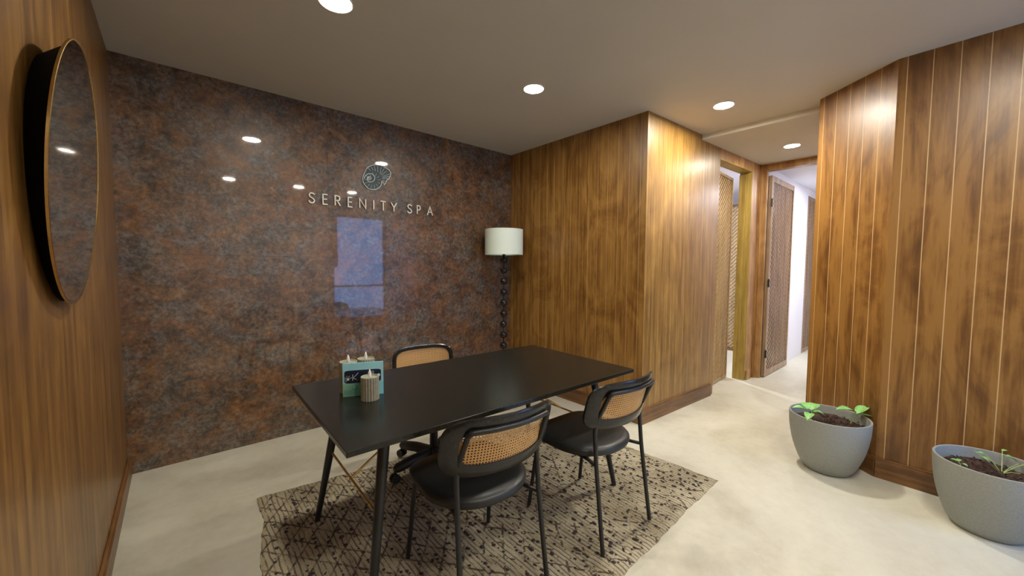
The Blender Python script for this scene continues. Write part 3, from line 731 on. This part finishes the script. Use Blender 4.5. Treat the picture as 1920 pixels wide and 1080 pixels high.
# ------------------------------------------------------------------ things on the table
def candle(label, x, y, r, h, ribs=True):
    t = thing('led_candle', label, 'candle', (x, y, TZ), 0, 'flameless candles on the table')
    bm = bmesh.new(); n = 120; rings = []
    def R1(k): return r*(1-.045*(.5+.5*math.cos(2*math.pi*k/n*20))) if ribs else r
    for z, f in ((0, 1), (h-.004, 1), (h, .97)):
        rings.append([bm.verts.new((R1(k)*f*math.cos(2*math.pi*k/n), R1(k)*f*math.sin(2*math.pi*k/n), z)) for k in range(n)])
    rings.append([bm.verts.new((r*.86*math.cos(2*math.pi*k/n), r*.86*math.sin(2*math.pi*k/n), h)) for k in range(n)])
    rings.append([bm.verts.new((r*.80*math.cos(2*math.pi*k/n), r*.80*math.sin(2*math.pi*k/n), h-.006)) for k in range(n)])
    for q, (A, B) in enumerate(zip(rings, rings[1:])):
        for k in range(n):
            f = bm.faces.new((A[k], A[(k+1) % n], B[(k+1) % n], B[k]))
            if q == 0 and math.cos(2*math.pi*(k+.5)/n*20) > .15: f.material_index = 1
    bm.faces.new(rings[0][::-1]); bm.faces.new(rings[-1])
    mk('candle_body', bm, [M_candle, M_candle_rib], t, False)
    bm = bmesh.new(); add_lathe(bm, [(0, h-.007), (.0045, h-.006), (.0075, h+.006), (.006, h+.018), (.0025, h+.03), (0, h+.034)], 14); mk('flame', bm, M_flame, t, True)
candle('ribbed grey-green flameless candle in front of the turquoise card', .662, 1.752, .041, .108)
candle('flameless candle behind the left end of the turquoise card', .624, 1.93, .042, .150)
candle('flameless candle behind the middle of the turquoise card', .714, 1.94, .042, .150)
ca = Vector((.573, 1.855)); cb = Vector((.740, 1.784)); cd = cb-ca
card_o = thing('table_card', 'small turquoise standing card with navy banner and white script', 'card', (ca.x, ca.y, TZ), math.atan2(cd.y, cd.x))
CW, CH = cd.length, .160
bm = bmesh.new(); add_box(bm, (0, 0, 0), (CW, .004, CH), .0008)
mk('card_panel', bm, M_turq, card_o)
bm = bmesh.new(); q = [bm.verts.new((CW*.49+x, -.0006, .094+z)) for x, z in superellipse(CW*.9, .062, 64, 9)]; q2 = [bm.verts.new((v.co.x, 0.0001, v.co.z)) for v in q]
bm.faces.new(q); bm.faces.new(q2[::-1])
for i in range(64): bm.faces.new((q[i], q2[i], q2[(i+1) % 64], q[(i+1) % 64]))
mk('banner', bm, M_navy, card_o)
bm = bmesh.new()
def cs(pts, hw=.0011): stroke_bm(bm, [(p[0]*CW, p[1]) for p in pts], hw, .0005, -.0007)
cs([(.24, .076), (.245, .105)]); cs([(.38, .112), (.25, .088), (.34, .080)])
mk('letter', bm, M_print, card_o); bm = bmesh.new()
cs([(.62, .078), (.625, .113)]); cs([(.71, .082), (.72, .117)]); cs([(.745, .082), (.755, .117)]); cs([(.76, .082), (.79, .078), (.81, .086)], .0008)  # the strokes left and right of the candle flame
mk('letter', bm, M_print, card_o); bm = bmesh.new()
for cx_, cz_, rr in ((.13, .084, .006), (.88, .095, .0075)):
    vs = [bm.verts.new((cx_*CW+rr*math.cos(k*math.pi/8), -.0012, cz_+rr*math.sin(k*math.pi/8))) for k in range(16)]; bm.faces.new(vs)
    if cx_ < .5: mk('flower_print', bm, M_print, card_o); bm = bmesh.new()
mk('flower_print', bm, M_print, card_o); bm = bmesh.new()
for a in (70, 110, 150, 190, 230, 25): cs([(.13+.045*math.cos(math.radians(a)), .084+.008*math.sin(math.radians(a))), (.13+.10*math.cos(math.radians(a)), .084+.017*math.sin(math.radians(a)))], .0009)
mk('petal_print', bm, M_print, card_o)
bm = bmesh.new(); M_greenink = speckled('green_ink', (.04, .16, .12), (.07, .22, .17), .5, 40, bmp=0)
for zz in (.012, .020, .028): stroke_bm(bm, [((.03+.02*i)*CW, zz+.0012*math.sin(i*2.1+zz*300)) for i in range(15)], .0006, .0004, -.0005)
for i in range(9):
    a = i*.7; stroke_bm(bm, [(CW*(.27+.05*math.cos(a)), .042+.009*math.sin(a)), (CW*(.30+.07*math.cos(a+.5)), .044+.013*math.sin(a+.4))], .0010, .0004, -.0005)
mk('small_print', bm, M_greenink, card_o)

# ------------------------------------------------------------------ planters
def leaf_bm(bm, base, direction, L, W, up=.3, curl=.3):
    d = Vector(direction).normalized(); s = d.cross(Vector((0, 0, 1))).normalized(); n = 8; m_ = 4; V = []
    for i in range(n+1):
        t = i/n; c = Vector(base)+d*L*t+Vector((0, 0, 1))*(L*(up*t-curl*t*t))
        hw = W/2*math.sin(math.pi*min(1, .06+t*.94)**.8)
        V.append([bm.verts.new(c+s*hw*(j/m_*2-1)+Vector((0, 0, 1))*(abs(j/m_*2-1)**1.5*hw*.35)) for j in range(m_+1)])
    for i in range(n):
        for j in range(m_): bm.faces.new((V[i][j], V[i][j+1], V[i+1][j+1], V[i+1][j]))
def planter(label, x, y, H_, R1, R0, sprouts, rotz=0):
    t = thing('potted_plant', label, 'potted plant', (x, y, 0), rotz)
    prof = [(0, 0), (R0*.90, 0), (R0*.97, .006)]
    for k in range(1, 15):
        f = k/14; prof.append((R0+(R1-R0)*(1-(1-f)**2.1)**.88, .006+(H_-.006)*f))
    prof += [(R1-.003, H_+.003), (R1-.010, H_+.001), (R1-.014, H_-.02), (R1-.022, H_-.10), (R1-.030, H_-.13)]
    bm = bmesh.new(); add_lathe(bm, prof, 72); mk('pot', bm, M_pot, t, True)
    bm = bmesh.new(); n = 44; rs = R1-.0175; random.seed(int(x*100)); zs = H_-.058; rings = [[bm.verts.new((0, 0, zs+.008))]]
    for i in range(1, 16):
        r = rs*i/15; rings.append([bm.verts.new((r*math.cos(2*math.pi*k/n), r*math.sin(2*math.pi*k/n), zs+random.uniform(-.006, .009)*(i < 15)+.006*math.sin(r*40+k*.4))) for k in range(n)])
    for k in range(n): bm.faces.new((rings[0][0], rings[1][k], rings[1][(k+1) % n]))
    for A, B in zip(rings[1:], rings[2:]):
        for k in range(n): bm.faces.new((A[k], A[(k+1) % n], B[(k+1) % n], B[k]))
    for i in range(260):
        a = random.uniform(0, 6.28); r = rs*.97*math.sqrt(random.random()); s = random.uniform(.003, .008)
        c = Vector((r*math.cos(a), r*math.sin(a), zs+.006)); add_tube(bm, [c, c+Vector((random.uniform(-1, 1), random.uniform(-1, 1), random.uniform(0, .6)))*s*2.2], s*.45, 5)
    mk('soil', bm, M_soil, t)
    for sp_ in sprouts:
        bm = bmesh.new(); b0 = Vector(sp_['base']); b0.z = zs
        for st in sp_['stems']: add_tube(bm, [b0, b0.lerp(Vector(st), .5)+Vector((0, 0, .008)), Vector(st)], [.0022, .0019, .0015], 7)
        stem = mk('stem', bm, sp_.get('mat', M_leaf2), t, True)
        for lf in sp_['leaves']:
            bm = bmesh.new(); leaf_bm(bm, *lf); lo_ = mk('leaf', bm, M_leaf, stem, True)
    return t
# local axes: towards screen right is (cos, sin) of about -48 degrees
rx = Vector((math.cos(-.72), math.sin(-.72), 0)); ry = Vector((-rx.y, rx.x, 0))
def q_(a, b_, z): v = rx*a+ry*b_; return (v.x, v.y, z)
H1 = .372
p1 = [
 dict(base=q_(-.135, -.02, 0), stems=[q_(-.16, 0, H1+0.029), q_(-.12, 0, H1+0.036), q_(-.14, -.03, H1+0.024)],
      leaves=[(q_(-.15, 0, H1+0.029), q_(-.9, .4, 0), 0.086, 0.063, .5, .45), (q_(-.125, 0, H1+0.034), q_(.8, .5, 0), 0.098, 0.071, .55, .35), (q_(-.15, -.03, H1+.02), q_(-.7, -.6, 0), 0.081, 0.057, .15, .5), (q_(-.12, -.02, H1+0.028), q_(.9, -.5, 0), 0.063, 0.048, .3, .6), (q_(-.14, .01, H1+0.036), q_(.1, 1, 0), 0.069, 0.057, .8, .5), (q_(-.11, .0, H1+0.014), q_(1, .1, 0), 0.069, 0.034, .1, .5)]),
 dict(base=q_(.13, -.02, 0), stems=[q_(.135, -.02, H1+0.019), q_(.165, -.03, H1+0.024)],
      leaves=[(q_(.16, -.02, H1+0.024), q_(-.95, .2, 0), 0.115, 0.081, .45, .35), (q_(.16, -.03, H1+.022), q_(1, .15, 0), 0.098, 0.069, .75, .35), (q_(.15, -.03, H1+0.016), q_(.95, -.3, 0), 0.103, 0.029, .10, .15)]),
]
planter('grey planter with two broad-leaved green sprouts, farther from the camera', 3.296, .491, H1, .219, .130, p1)
H2 = .356
p2 = [
 dict(base=q_(.06, .0, 0), stems=[q_(.04, .06, H2+.02), q_(.0, .08, H2+.03), q_(.12, .05, H2+.045), q_(.17, .02, H2-.015), q_(.2, .0, H2+.0), q_(.09, -.05, H2-.03)],
      leaves=[(q_(.04, .06, H2+.015), q_(-.6, .5, 0), .03, .024, .4, .3), (q_(.12, .05, H2+.04), q_(1, .2, 0), .05, .018, .2, .3), (q_(.13, .04, H2+.015), q_(.8, -.5, 0), .04, .036, .2, .7), (q_(.05, .05, H2-.01), q_(-.2, .9, 0), .04, .03, .3, .4), (q_(.18, .0, H2-.02), q_(1, .1, 0), .07, .022, .2, .25), (q_(.2, .0, H2-.005), q_(.9, .5, 0), .05, .03, .2, .4), (q_(.14, -.04, H2-.03), q_(.8, -.3, 0), .06, .018, .1, .1)]),
 dict(base=q_(.05, -.02, 0), mat=M_deadleaf, stems=[q_(.01, .05, H2+.005), q_(.02, -.05, H2-.03), q_(.10, -.06, H2-.04)], leaves=[]),
 dict(base=q_(-.09, .05, 0), stems=[q_(-.10, .06, H2-.02)], leaves=[(q_(-.10, .06, H2-.022), q_(-.5, .6, 0), .03, .022, .3, .3), (q_(-.10, .06, H2-.022), q_(.7, .3, 0), .03, .02, .4, .3), (q_(-.09, .05, H2-.03), q_(.1, -.8, 0), .025, .018, .2, .3)]),
]
planter('large grey planter with sparse thin seedlings, nearest the camera at the right', 3.155, -.190, H2, .206, .130, p2)
